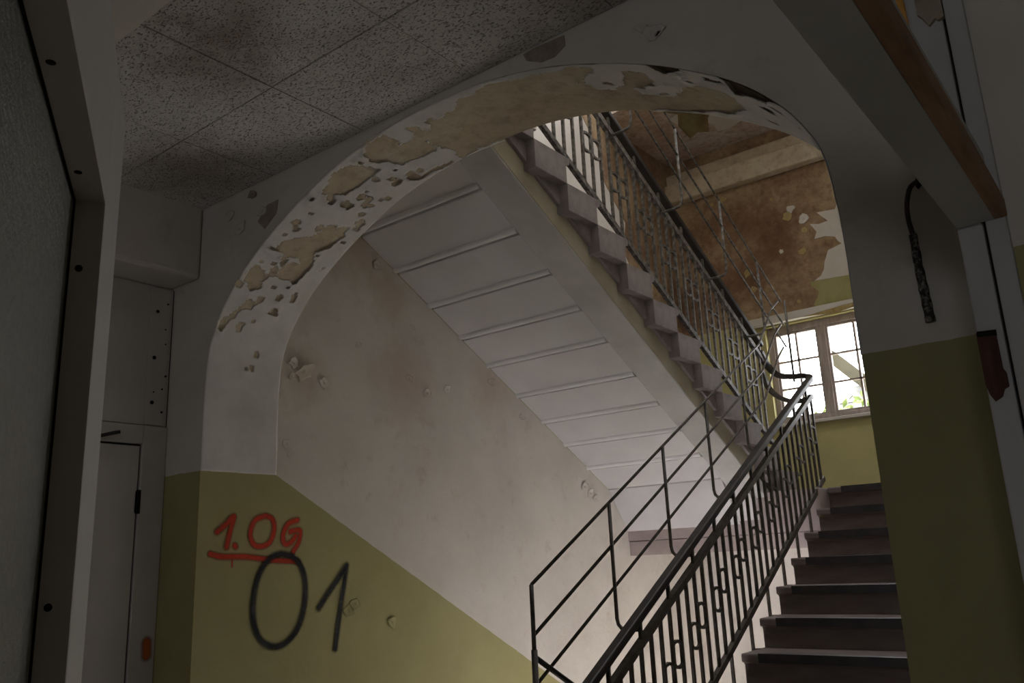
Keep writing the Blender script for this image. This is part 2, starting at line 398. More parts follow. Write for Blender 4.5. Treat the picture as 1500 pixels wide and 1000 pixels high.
for i in range(NS + 1):
    s = s_a + (s_b - s_a) * i / NS
    (px, pz), (nx, nz) = at_s(s)
    for j in range(NY + 1):
        y = YA - .001 + (YB - YA + .002) * j / NY
        d = 1.0; deep = 0.0
        for k, p, x0, x1, y0, y1 in boxes:
            if x0 < s < x1 and y0 < y < y1:
                q = sdist(s, y, p)
                if q < d: d = q; deep = 0.0
        nz_ = noise.noise(Vector((s * 26, y * 26, 1.3))) * .010 + noise.noise(Vector((s * 70, y * 70, 4.1))) * .005
        d2 = d + nz_ * 1.25
        lift = .003 if s > 2.45 and S_[-1] - s > 2.45 else .0008
        if d < .05:
            c = max(0.0, 1 - d2 / .05) ** 2
            amp = max(0.0, noise.noise(Vector((s * 7 + 3, y * 7, 9.0))) + .15)
            lift += c * (.024 * amp)
        vv.append((px + nx * lift, y, pz + nz * lift)); keep.append(d2 > 0)
ff = []
for i in range(NS):
    for j in range(NY):
        q = (i * (NY + 1) + j, (i + 1) * (NY + 1) + j, (i + 1) * (NY + 1) + j + 1, i * (NY + 1) + j + 1)
        if all(keep[k] for k in q): ff.append(q)
mb = MB(); mb.v = vv; mb.f = ff; mb.m = [0] * len(ff)
pl = mb.build('paint_layer', M['arch_paint'], wall_arch, smooth=True, recalc=False)
tag(pl, 'flaking white paint skin of the arch soffit')
so = pl.modifiers.new('thickness', 'SOLIDIFY'); so.thickness = .0025; so.offset = 0
M['cavity_shade'] = mottled('painted_hole_shade', (.03, .022, .016), (.09, .06, .04), 14, .95, .1, .004)
for k in ('J', 'J2', 'M'):  # flat dark faces; the shade of a hollow is in their colour
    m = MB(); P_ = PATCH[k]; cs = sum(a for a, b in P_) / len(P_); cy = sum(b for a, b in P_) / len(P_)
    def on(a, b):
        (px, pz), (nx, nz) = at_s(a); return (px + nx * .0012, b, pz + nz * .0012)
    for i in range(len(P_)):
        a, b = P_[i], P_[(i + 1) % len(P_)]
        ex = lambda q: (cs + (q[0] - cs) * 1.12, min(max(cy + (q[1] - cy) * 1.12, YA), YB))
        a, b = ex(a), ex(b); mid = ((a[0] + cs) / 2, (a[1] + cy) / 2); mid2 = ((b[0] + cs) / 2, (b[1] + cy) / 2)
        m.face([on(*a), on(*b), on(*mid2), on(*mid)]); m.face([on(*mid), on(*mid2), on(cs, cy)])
    tag(m.build('cavity_shade', M['cavity_shade'], wall_arch, recalc=False), 'flat dark patch, painted shade of a hollow behind broken paint')
def flake(name, parent, mat, c, u, v, n, pts, curl, seed, label=None):
    """a small curled sheet of paint: outline pts in (u,v) about c, lifting along n"""
    rr = random.Random(seed); m = MB(); c, u, v, n = Vector(c), Vector(u), Vector(v), Vector(n)
    K_ = 10; cx = sum(p[0] for p in pts) / len(pts); cy = sum(p[1] for p in pts) / len(pts)
    rings = []
    for a in (0.0, .45, .75, 1.0):
        rings.append([(cx + (p[0] - cx) * a, cy + (p[1] - cy) * a) for p in pts])
    idx = []
    for q in rings:
        row = []
        for (a, b) in q:
            h = curl * max(0, (b - cy)) ** 2 * 30 + .0025
            row.append(len(m.v)); m.v.append(tuple(c + u * a + v * b + n * h))
        idx.append(row)
    L = len(pts)
    for r_ in range(1, len(rings)):
        for k in range(L):
            m.f.append((idx[r_-1][k], idx[r_-1][(k+1) % L], idx[r_][(k+1) % L], idx[r_][k])); m.m.append(0)
    o = m.build(name, mat, parent, smooth=True, recalc=False)
    sm = o.modifiers.new('thickness', 'SOLIDIFY'); sm.thickness = .002
    if label: tag(o, label)
    return o
def blob(rr, r, n=9, asp=1.0): return [(r * asp * rr.uniform(.55, 1.2) * math.cos(6.283 * k / n), r * rr.uniform(.55, 1.2) * math.sin(6.283 * k / n)) for k in range(n)]
hang = flake('paint_flake', wall_arch, M['ochre'], (-1.225, 2.762, 3.215), (1, 0, 0), (0, .12, -1), (0, 1, .2),
      [(-.13, 0), (-.10, .03), (-.06, .05), (-.07, .09), (-.05, .14), (-.01, .13), (.03, .14), (.05, .10), (.09, .07), (.13, .03), (.14, -.01), (.05, -.04), (-.06, -.04)], .25, 3, 'olive flake of paint hanging from the rear edge of the arch')

for poly, mt in [([(-1.672, 3.356), (-1.687, 3.39), (-1.632, 3.395), (-1.496, 3.387), (-1.494, 3.343), (-1.542, 3.317), (-1.605, 3.32)], 'rubble'), ([(-3.351, 3.19), (-3.278, 3.258), (-3.191, 3.26), (-3.204, 3.193), (-3.293, 3.137)], 'rubble')]:
    m = MB(); m.plate(poly, 'y', YA - .0025, .0025); tag(m.build('peeled_patch', M[mt], wall_arch), 'bare tan patch on the arch wall')

# lobby walls
lw = MB(); lw.box((-4.4, -3.4, 0), (-4.094, YA + .05, 3.5))
wall_left = structure('wall_left', lw, M['wall'])
bm_ = MB(); bm_.box((-4.2, -3.4, 3.012), (-3.838, YA, 3.45))
structure('wall_left_lintel', bm_, M['wall'], bevel=.02)
ce = MB(); ce.box((-4.4, -3.4, 3.425), (2.7, YA + .05, 3.6))
ceiling = structure('ceiling', ce, M['dark'])
tx = [-4.3 + .0] + [-3.233 - .651 + .651 * k for k in range(0, 10)]
ty = [(1.255, 1.835), (1.841, YA - .004)]
rt = random.Random(4)
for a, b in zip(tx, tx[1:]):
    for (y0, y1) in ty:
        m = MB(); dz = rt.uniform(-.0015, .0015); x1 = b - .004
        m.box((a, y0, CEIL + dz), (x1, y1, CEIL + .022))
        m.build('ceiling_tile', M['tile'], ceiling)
hb = MB(); hb.box((-4.3, 1.06, 3.365), (2.6, 1.262, 3.45)); hb.box((-4.3, -3.4, 3.40), (2.6, 1.06, 3.45))
structure('ceiling_header', hb, M['white'])
wb = MB()
wx0, wx1, wz0, wz1 = -2.4, -1.9, 1.0, 1.70  # openings behind the camera, added to light the lobby side
vx0, vx1 = .25, .95
wb.box((-4.4, -3.6, 0), (2.7, -3.3, wz0)); wb.box((-4.4, -3.6, wz1), (2.7, -3.3, 3.5))
for a, b in ((-4.4, wx0), (wx1, vx0), (vx1, 2.7)): wb.box((a, -3.6, wz0), (b, -3.3, wz1))
structure('wall_back', wb, M['wall'])
wr = MB(); wr.box((2.5, -3.4, 0), (2.8, 1.8, 3.5))
structure('wall_right', wr, M['wall'])
w2 = MB(); w2.box((-.165, 1.66, 0), (2.5, 1.80, 3.45))
structure('wall_right_return', w2, M['wall'])
w3 = MB(); w3.box((.35, 1.78, 0), (.55, YA + .02, 3.45))
structure('wall_right_side', w3, M['wall'])

# ------------------------------------------------------------------ setting: stairwell shell
def soffit_z(y): return 3.3564 - SL * (y - 3.6448)
lo = MB()
poly = [(YB, -3.4), (YF + .02, -3.4), (YF + .02, ZL), (6.31, ZL - .02), (6.0, soffit_z(6.0)), (YB, soffit_z(YB))]
lo.plate(poly, 'x', XL, -.32)
wl = structure('wall_stair_left', lo, M['wall'])
up = MB()
poly = [(YB, soffit_z(YB)), (6.0, soffit_z(6.0)), (6.31, ZL - .02), (YF + .02, ZL), (YF + .02, 9.2), (YB, 9.2)]
up.plate(poly, 'x', XL, -.32)
wu = structure('wall_upper_left', up, M['upper_left'])
rw = MB(); rw.box((XR, YB, -3.4), (XR + .3, YF + .4, 9.2)); a4 = MB(); a4.box((XL - .3, YA, 4.0), (XR + .3, YB, 9.2)); structure('wall_stair_front', a4, M['white'])
structure('wall_stair_right', rw, M['white'])
KX0, KX1, KY0, KY1 = -3.1, -1.3, 3.8, 5.8  # unseen skylight opening, added to light the upper stairwell
cp = MB(); cp.box((XL - .3, YA, 9.1), (XR + .3, KY0, 9.3)); cp.box((XL - .3, KY1, 9.1), (XR + .3, YF + .4, 9.3))
cp.box((XL - .3, KY0, 9.1), (KX0, KY1, 9.3)); cp.box((KX1, KY0, 9.1), (XR + .3, KY1, 9.3))
stair_ceiling = structure('ceiling_stairwell', cp, M['white'])
m = MB(); m.box((KX0, KY0, 9.19), (KX1, KY1, 9.196)); m.build('added_skylight_pane', M['glass'], stair_ceiling)
pk = portal(((KX0 + KX1) / 2, (KY0 + KY1) / 2, 9.32), KX1 - KX0, KY1 - KY0); pk.rotation_euler = (0, 0, 0)
bt = MB(); bt.box((XL - .3, YA, -3.6), (XR + .3, YF + .4, -3.4))
structure('floor_basement', bt, M['pale_step'])

def win_x(n): return (-2.90, -1.31) if n == 0 else (-3.50, -.85)  # unseen storeys get oversized windows, enlarged to light the stairwell
def sill_z(n): return 2.640 + n * 3.907 - (.75 if n < 0 else 0)
def win_h(n): return .93 if n == 0 else 1.68
fw = MB()
zs = [-3.4]
for n in (-1, 0, 1): zs += [sill_z(n), sill_z(n) + win_h(n)]
zs.append(9.2)
# three storeys of far wall; split where the lower dado changes
def far_piece(z0, z1, mat, name):
    m = MB(); z = z0
    cuts = [(sill_z(n), sill_z(n) + win_h(n), *win_x(n)) for n in (-1, 0, 1) if z0 <= sill_z(n) and sill_z(n) + win_h(n) <= z1]
    for a, b, WX0, WX1 in cuts:
        m.box((XL - .3, YF, z), (XR + .3, YF + .38, a))
        m.box((XL - .3, YF, a), (WX0, YF + .38, b)); m.box((WX1, YF, a), (XR + .3, YF + .38, b)); z = b
    m.box((XL - .3, YF, z), (XR + .3, YF + .38, z1))
    return structure(name, m, mat)
far_piece(-3.4, ZL - .2, M['far_low'], 'wall_far_lower')
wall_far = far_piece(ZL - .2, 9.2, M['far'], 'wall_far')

def window(n, name, z0, panes=True):
    r = MB(); WH = win_h(n); WX0, WX1 = win_x(n); z1 = z0 + WH; y0, y1 = YF + .06, YF + .13
    r.box((WX0, y0, z0), (WX1, y1, z0 + .05)); r.box((WX0, y0, z1 - .06), (WX1, y1, z1))
    for x0, x1 in ((WX0, WX0 + .05), (-2.435, -2.365), (-1.86, -1.79), (WX1 - .05, WX1)): r.box((x0, y0, z0 + .05), (x1, y1, z1 - .06))
    root = structure(name, r, M['sash'], bevel=.004)
    s = MB(); s.box((WX0 - .06, YF - .045, z0 - .028), (WX1 + .06, YF + .07, z0)); s.build('window_sill', M['white'], root, bevel=.004)
    for x0, x1 in ((WX0 + .05, -2.435), (-2.365, -1.86), (-1.79, WX1 - .05)):
        c = MB(); t = .022
        c.box((x0, y0 + .015, z0 + .05), (x0 + t, y1 - .015, z1 - .06)); c.box((x1 - t, y0 + .015, z0 + .05), (x1, y1 - .015, z1 - .06))
        c.box((x0 + t, y0 + .015, z0 + .05), (x1 - t, y1 - .015, z0 + .05 + t)); c.box((x0 + t, y0 + .015, z1 - .06 - t), (x1 - t, y1 - .015, z1 - .06))
        ca = c.build('casement', M['sash'], root)
        g = MB(); xm = (x0 + x1) / 2
        g.box((xm - .009, y0 + .02, z0 + .07), (xm + .009, y1 - .02, z1 - .08)); g.build('glazing_bar', M['sash'], ca)
        zz = [z0 + .05 + t + k * (WH - .11 - 2 * t) / 3 for k in range(4)]
        for k in (1, 2):
            g = MB(); g.box((x0 + t, y0 + .02, zz[k] - .008), (x1 - t, y1 - .02, zz[k] + .008)); g.build('glazing_bar', M['sash'], ca)
        for a, b in ((x0 + t, xm - .009), (xm + .009, x1 - t)):
            for k in range(3):
                g = MB(); g.box((a, y0 + .033, zz[k]), (b, y0 + .037, zz[k + 1])); g.build('pane', M['glass'], ca)
    portal(((WX0 + WX1) / 2, YF + .30, z0 + WH / 2), WX1 - WX0, WH)
    return root
window(0, 'window_1', sill_z(0)); window(-1, 'window_2', sill_z(-1)); window(1, 'window_3', sill_z(1))
for nm, (wx0, wx1) in (('added_window_4', (wx0, wx1)), ('added_window_5', (vx0, vx1))):  # unseen back windows, added for fill light
    portal(((wx0 + wx1) / 2, -3.45, (wz0 + wz1) / 2), wx1 - wx0, wz1 - wz0, 1)
    wb4 = MB(); wxm = (wx0 + wx1) / 2
    for a in ((wx0, wx0 + .05), (wxm - .03, wxm + .03), (wx1 - .05, wx1)): wb4.box((a[0], -3.48, wz0), (a[1], -3.42, wz1))
    wb4.box((wx0, -3.48, wz0), (wx1, -3.42, wz0 + .06)); wb4.box((wx0, -3.48, wz1 - .06), (wx1, -3.42, wz1))
    w4 = structure(nm, wb4, M['sash'])
    for a, b in ((wx0 + .05, wxm - .03), (wxm + .03, wx1 - .05)):
        g = MB(); g.box((a, -3.452, wz0 + .06), (b, -3.447, wz1 - .06)); g.build('pane', M['glass'], w4)

# peeling on the far wall above the window
m = MB(); m.plate([(XL, 3.64), (XR, 3.64), (XR, 5.56), (XL, 5.56)], 'y', YF - .004, .004)
tag(m.build('exposed_plaster', M['brown_wall'], wall_far), 'bare brown plaster above the landing window')
WHITE_P = [(-2.07, 4.748), (-2.039, 4.669), (-2.075, 4.60), (-2.097, 4.551), (-2.18, 4.56), (-2.265, 4.567), (-2.21, 4.50), (-2.173, 4.459), (-2.26, 4.45), (-2.342, 4.474), (-2.31, 4.42), (-2.29, 4.379), (-2.319, 4.319), (-2.22, 4.32), (-2.133, 4.29), (-2.11, 4.24), (-2.082, 4.209), (-2.211, 4.177), (-2.235, 4.12), (-2.256, 4.078), (-2.27, 4.01), (-2.304, 3.956), (-2.373, 3.918), (-2.024, 3.898), (XR, 3.895), (XR, 4.85), (-1.9, 4.8)]
GREEN_P = [(-2.415, 3.917), (-2.024, 3.898), (XR, 3.895), (XR, 3.645), (-2.039, 3.645), (-2.39, 3.65), (-2.405, 3.70), (-2.36, 3.76), (-2.345, 3.811), (-2.39, 3.86)]
m = MB(); m.plate(WHITE_P, 'y', YF - .010, .005); tag(m.build('paint_remnant', M['white'], wall_far), 'ragged white paint left on the brown wall')
m = MB(); m.plate(GREEN_P, 'y', YF - .010, .005); tag(m.build('paint_remnant', mottled('olive_paint', YEL2, YEL, 5), wall_far), 'ragged olive paint left below the white')
rr = random.Random(5)
for i in range(16):
    x, z = rr.uniform(-3.5, -1.9), rr.uniform(3.75, 5.0)
    flake('paint_flake', wall_far, M['white'] if i % 3 == 0 else M['ochre'], (x, YF - .007, z), (1, 0, 0), (0, 0, rr.choice((-1, 1))), (0, -1, 0), blob(rr, rr.uniform(.02, .055)), .12, i)
m = MB(); m.box((XL, YF - .12, 5.06), (XR, YF, 5.27)); m.box((XL, YF - .06, 5.27), (XR, YF, 5.40))
tag(m.build('trim_1', M['plaster'], bevel=.02), kind='structure')
m = MB(); m.box((-3.15, YF - .075, 3.585), (-1.06, YF - .002, 3.66))
li = structure('trim_2', m, M['white'], bevel=.006)
flake('paint_flake', li, M['ochre'], (-2.15, YF - .08, 3.60), (1, 0, .05), (0, -.2, -1), (0, -1, 0), [(-.35, 0), (-.2, .02), (-.05, .045), (.1, .03), (.25, .055), (.36, .02), (.3, -.01), (0, -.012)], .6, 8, 'curled strip of paint peeling off the window head')
# upper half landing, seen from below
m = MB(); m.box((XL, 6.31, 5.54), (XR, YF, 5.86)); uc = structure('ceiling_landing', m, M['pink_ceiling'])
m = MB(); m.plate([(-3.244, 6.78), (-3.067, 6.707), (-2.885, 6.921), (-2.752, 7.044), (-2.719, 7.266), (-2.863, 7.329), (-2.992, 7.311), (-2.954, 7.146), (-3.073, 6.986), (-3.22, 6.923)], 'z', 5.534, .006); tag(m.build('paint_remnant', M['white'], uc), 'ragged white paint left on the landing ceiling')
m = MB(); m.plate([(YF, 3.6), (7.0, 3.7), (6.75, 4.1), (6.6, 4.3), (6.68, 4.6), (6.35, 4.9), (6.3, 5.2), (6.0, 5.5), (6.05, 6.0), (YF, 6.0)], 'x', XL + .001, .004)
tag(m.build('exposed_plaster', M['brown_wall'], wu), 'bare brown plaster at the far end of the upper stair wall')

# half landing with its beam
m = MB(); m.box((XL, 6.515, 1.70), (XR, YF, ZL - .004)); structure('floor_landing', m, [M['tread']])
m = MB(); m.box((XL, 6.31, 1.528), (-2.10, 6.52, 1.64)); m.box((XL, 6.30, 1.645), (-2.125, 6.52, ZL - .005))
structure('trim_3', m, mottled('pinkish_grey_beam', (.33, .27, .255), (.42, .355, .335), 4), bevel=.004)
m = MB(); m.box((XL, 6.43, -2.2), (XR, YF, -1.956)); m.box((XL, 6.31, -2.4), (XR, 6.47, -1.96)); structure('floor_lower_landing', m, M['pale_step'])
# next floor
m = MB(); m.box((XL, YB - .02, 3.80), (-2.44, 3.45, ZN - .002)); m.box((-2.44, YB - .02, 3.62), (XR, 2.95, ZN - .002)); structure('floor_upper', m, M['white'])

# ------------------------------------------------------------------ stairs
def step_profile(last=False):
    # nosing tip at (0,0); rising along +y; tread back to the next riser
    return [(0, -.008), (.006, 0), (G + .035, 0), (G + .035, -R - .004), (.036, -R - .004), (.036, -.062), (.028, -.052), (.010, -.046), (0, -.040)]
def flight(name, label, n, y1, z1, sgn, x0, x1, step_mat, strip, ground_slab):
    root = empty(name, ((x0 + x1) / 2, y1, z1 - R)); tag(root, label, 'stairs', None)
    proto = pst = None
    for k in range(n):
        loc = (0, y1 + sgn * k * G, z1 + k * R)
        if proto is None:
            m = MB(); m.prism([(sgn * a, b) for a, b in step_profile()], x0, x1)
            proto = m.build('step', step_mat, None, bevel=.004); proto.parent = root; proto.location = Vector(loc) - WL[root.name]
            if strip:
                s = MB(); s.prism([(sgn * a, b) for a, b in ((-.004, .003), (.055, .003), (.055, .0005), (.0, .0005), (.0, -.044), (-.004, -.044))], x0 + .10, x1 - .01)
                pst = s.build('nosing_strip', M['nosing']); pst.parent = proto
        else:
            c = dup(proto, root, loc)
            if pst: d = pst.copy(); COL.objects.link(d); d.parent = c
    return root
up_f = flight('stair_flight', 'dark brown stair flight with black nosings climbing to the landing window', 12, 6.466 - 11 * G, R, 1, -2.117, XR - .004, M['tread'], True, None)
def slope_slab(root, name, y0, y1, zf, th, x0, x1, mat, label=None):
    m = MB(); m.prism([(y0, zf(y0)), (y1, zf(y1)), (y1, zf(y1) + th), (y0, zf(y0) + th)], x0, x1)
    o = m.build(name, mat, root, bevel=.004)
    if label: tag(o, label)
    return o
slope_slab(up_f, 'soffit_slab', 3.16, 6.40, lambda y: .0 + SL * (y - 3.16) - .28, .17, -2.08, XR - .004, M['white'])
dn_f = flight('stair_flight', 'stair flight going down along the yellow graffiti wall', 12, 6.30, -1.954 + R, -1, XL + .004, -2.442, M['pale_step'], True, None)
slope_slab(dn_f, 'soffit_slab', 2.99, 6.30, lambda y: -.30 - SL * (y - 2.99), .17, XL + .004, -2.48, M['white'])
uf = flight('stair_flight', 'upper stair flight seen from below, white boarded underside', 12, 6.769, ZL + R, -1, XL + .004, -2.442, M['stone'], False, None)
# its underside: precast panels with a bead and a quirk at each joint
rib_y = [2.86 - .30, 2.86, 3.134, 3.403, 3.661, 3.905, 4.185, 4.442, 4.683, 4.94, 5.20]
rib_y = [v * 1.163 for v in rib_y]
rib_y[0] = YB + .003
XB = -2.756
for a, b in zip(rib_y, rib_y[1:]):
    m = MB(); m.prism([(a + .029, soffit_z(a + .029)), (b - .016, soffit_z(b - .016)), (b - .016, soffit_z(b - .016) + .05), (a + .029, soffit_z(a + .029) + .05)], XL + .002, XB)
    m.build('soffit_panel', M['soffit'], uf, bevel=.003)
for yb in rib_y[1:-1]:
    pts = []
    for k in range(7):
        g = math.pi * k / 6; yy = yb - .008 + .016 * math.cos(g)
        pts.append((yy, soffit_z(yy) - .017 * math.sin(g)))
    pts += [(yb - .024, soffit_z(yb) + .06), (yb + .008, soffit_z(yb) + .06)]
    m = MB(); m.prism(pts, XL + .002, XB); m.build('joint_bead', M['bead'], uf, smooth=False)
ye = rib_y[-1]
m = MB(); m.prism([(YB + .003, soffit_z(YB + .003) + .06), (ye, soffit_z(ye) + .06), (6.31, 1.735), (6.44, 1.735), (6.44, 1.95), (6.35, 1.95), (YB + .003, soffit_z(YB + .003) + .17)], XL + .002, -2.60)
m.build('slab', M['soffit'], uf)
m = MB(); m.prism([(ye, soffit_z(ye)), (6.31, 1.712), (6.31, 1.76), (ye, soffit_z(ye) + .05)], XL + .002, XB)
m.build('soffit_panel', M['soffit'], uf)
# outer string: broad flat underside, side with shade and yellow bounce in its colour, recessed upper string
m = MB(); m.prism([(YB + .003, soffit_z(YB + .003) - .004), (6.20, soffit_z(6.20) - .004), (6.44, 1.83), (6.44, 1.95), (6.40, 1.95), (YB + .003, soffit_z(YB + .003) + .165)], XB, -2.527)
tag(m.build('string', M['stringer'], uf, bevel=.006), 'broad grey-white outer string')
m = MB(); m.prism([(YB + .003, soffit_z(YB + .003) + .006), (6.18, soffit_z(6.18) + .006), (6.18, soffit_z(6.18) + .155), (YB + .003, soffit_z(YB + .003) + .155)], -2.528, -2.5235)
tag(m.build('string_side', mottled('shaded_beige_string_side', (.33, .295, .215), (.42, .38, .29), 3), uf), 'beige side of the outer string, shade and yellow bounce painted in')
m = MB(); m.prism([(YB + .003, soffit_z(YB + .003) + .15), (6.50, soffit_z(6.50) + .15), (6.72, soffit_z(6.72) + .27), (YB + .003, soffit_z(YB + .003) + .31)], XB + .02, -2.500)
m.build('upper_string', M['stone'], uf, bevel=.004)

# ------------------------------------------------------------------ balustrades
def ring_mesh():
    m = MB(); w_, h, t = .043, .062, .008
    path = [(0, -w_, -h + .02), (0, -w_, h - .02), (0, -w_ + .012, h - .006), (0, 0, h), (0, w_ - .012, h - .006), (0, w_, h - .02), (0, w_, -h + .02), (0, w_ - .012, -h + .006), (0, 0, -h), (0, -w_ + .012, -h + .006), (0, -w_, -h + .02)]
    m.tube(path, 0, n=4, sq=(.0075, .0075), up=Vector((1, 0, 0))); return m
def balustrade(name, label, X, y0, y1, zf_hand, sgn, ybar, mat_bar, post_step, yp0, gap=.12, low=.764, legs=True, hand=None, second=None, hw=(.025, .020)):
    """zf_hand: height of the handrail axis at y; sgn +1 when the flight rises with y"""
    root = empty(name, (X, (y0 + y1) / 2, zf_hand((y0 + y1) / 2) - .9)); tag(root, label, 'railing')
    m = MB()
    if hand: m.bar(hand, *hw)
    else: m.bar([(X, y0, zf_hand(y0)), (X, y1, zf_hand(y1))], *hw)
    tag(m.build('handrail', M['handrail'], root, bevel=.008), 'dark plastic handrail')
    m = MB()
    if second: m.bar(second, .017, .017)
    else: m.bar([(X, y0, zf_hand(y0) - gap), (X, y1, zf_hand(y1) - gap)], .017, .017)
    m.build('upper_rail', mat_bar, root)
    m = MB(); m.bar([(X, y0, zf_hand(y0) - low), (X, y1, zf_hand(y1) - low)], .014, .017); m.build('lower_rail', mat_bar, root)
    H = low - gap
    bp = rp_ = None; j = 0
    y = ybar
    while y > y0 + .03: y -= .1002; j -= 1
    y += .1002; j += 1
    while y < y1 - .02:
        loc = (X, y, zf_hand(y) - low)
        if bp is None:
            m = MB(); m.box((-.008, -.0085, 0), (.008, .0085, H)); bp = m.build('baluster', mat_bar); bp.parent = root; bp.location = Vector(loc) - WL[root.name]
        else: dup(bp, root, loc)
        if j % 3 != 2 and y + .1 < y1 - .02:
            ym = y + .0501; loc = (X, ym, zf_hand(ym) - low + (.33 if j % 3 == 0 else .37))
            if rp_ is None:
                rp_ = ring_mesh().build('ring', mat_bar); rp_.parent = root; rp_.location = Vector(loc) - WL[root.name]
            else: dup(rp_, root, loc)
        y += .1002; j += 1
    pp = lg = None; y = yp0
    while y > y0 + .02: y -= post_step
    y += post_step
    while y < y1:
        loc = (X, y, zf_hand(y) - gap)
        if pp is None:
            m = MB(); m.box((-.008, -.008, 0), (.008, .008, gap - .015)); pp = m.build('rail_bracket', mat_bar); pp.parent = root; pp.location = Vector(loc) - WL[root.name]
        else: dup(pp, root, loc)
        if legs:
            yl = y + .05; loc = (X, yl, zf_hand(yl) - low - .17)
            if lg is None:
                m = MB(); m.box((-.008, -.008, -.03), (.008, .008, .17)); m.box((-.008, -.008, -.03), (.045 if sgn > 0 else .008, .008, -.014)); lg = m.build('leg', mat_bar); lg.parent = root; lg.location = Vector(loc) - WL[root.name]
            else: dup(lg, root, loc)
        y += post_step
    return root
zr = lambda y: 1.709 + SL * (y - 4.5)
zu = lambda y: 3.905 - SL * (y - 5.0)
XA, XU = -2.146, -2.489
hand_r = [(XA, 2.98, zr(2.98)), (XA, 6.30, zr(6.30))] + smoothpath([(XA, 6.40, zr(6.40)), (XA - .01, 6.53, 2.80), (-2.21, 6.585, 2.835), (-2.32, 6.60, 2.85), (-2.42, 6.58, 2.875), (-2.475, 6.52, 2.95), (XU, 6.42, 3.06)], 5)[0:]
sec_r = [(XA, 2.98, zr(2.98) - .12), (XA, 6.34, zr(6.34) - .12)] + smoothpath([(XA, 6.44, zr(6.44) - .12), (XA - .015, 6.52, 2.655), (-2.23, 6.55, 2.64), (-2.32, 6.56, 2.645), (-2.42, 6.55, 2.69), (-2.48, 6.50, 2.77), (XU, 6.42, 2.90)], 5)
bal_r = balustrade('balustrade', 'dark iron balustrade with ring ornaments and handrail on the lower flight', XA, 2.98, 6.50, zr, 1, 3.845, M['iron'], .3006, 3.651, hand=hand_r, second=sec_r)
bal_u = balustrade('balustrade', 'worn grey iron balustrade with ring ornaments on the upper flight', XU, 3.1, 6.46, zu, -1, 3.99, M['iron_worn'], .3006, 4.32, gap=.125, low=.781, legs=True)
zd = lambda y: 1.132 - SL * (y - 2.985) 
bal_d = balustrade('balustrade', 'dark iron balustrade beginning beside the tall guard post and running down', -2.40, 3.10, 6.2, lambda y: zd(y) - .02, -1, 3.3, M['iron'], .3006, 3.4, legs=False,
                   hand=[(-2.268, 2.985, 1.132), (-2.268, 3.30, zd(3.30)), (-2.268, 4.2, zd(4.2)), (-2.33, 4.5, zd(4.5)), (-2.40, 6.2, zd(6.2))], hw=(.011, .011))
# raised guard of three thin rails fixed over the stair eye
def guard(name, label, X, z1f, offs, y0, y1, posts, foot, to_x, mat, ends):
    root = empty(name, (X, (y0 + y1) / 2, z1f((y0 + y1) / 2) - .6)); tag(root, label, 'guard rail')
    for o, e in zip(offs, ends):
        m = MB(); m.tube([(X, y0, z1f(y0) - o), (X, y1, z1f(y1) - o)] + e(o), .0078, n=6); m.build('rail', mat, root, smooth=True)
    pp = None
    for y in posts:
        loc = (X, y, z1f(y))
        if pp is None:
            d = foot; m = MB(); sx = 1 if to_x > X else -1
            m.tube([(0, 0, 0), (0, 0, -d + .05), (sx * .006, 0, -d + .022), (sx * .022, 0, -d + .006), (sx * .05, 0, -d), (to_x - X, 0, -d)], .0095, n=8, up=Vector((0, 1, 0)))
            pp = m.build('post', mat, root, smooth=True); pp.location = Vector(loc) - WL[root.name]
        else: dup(pp, root, loc)
    return root
XG, XH = -2.268, -2.326
g1 = lambda y: 1.421 + SL * (y - 2.985)
g2 = lambda y: 4.442 - SL * (y - 4.794)
def end_low(o):
    zt = {0.0: 3.44}.get(o, 3.44 - o * .95)
    return [(XG, 6.0, g1(6.0) - o + .07), (XG - .012, 6.22, g1(6.22) - o + .15), (XG - .03, 6.44, zt)]
gl = guard('guard_rail', 'thin three-bar iron guard with bent posts raised over the lower handrail', XG, g1, [0.0, .205, .40], 2.985, 5.86, [3.649, 4.252, 4.855, 5.458], .595, XA, M['iron'], [end_low] * 3)
m = MB(); m.tube([(XG, 2.985, 1.421), (XG, 2.985, 1.14)], .0095, n=8); m.tube([(XG, 2.985, 1.16), (XG, 2.985, 0.0)], .0135, n=8); m.build('newel_post', M['iron'], gl, smooth=True)
gu = guard('guard_rail', 'thin three-bar iron guard with bent posts raised over the upper handrail', XH, g2, [0.0, .20, .385], 3.2, 6.58, [3.72, 4.32, 4.94, 5.56, 6.16], .575, XU, M['iron_worn'], [lambda o: []] * 3)
m = MB(); m.tube([(XH + .03, 6.58, g2(6.58) + .0), (XH + .03, 6.575, 2.80)], .0095, n=8); m.build('newel_post', M['iron'], gu, smooth=True)

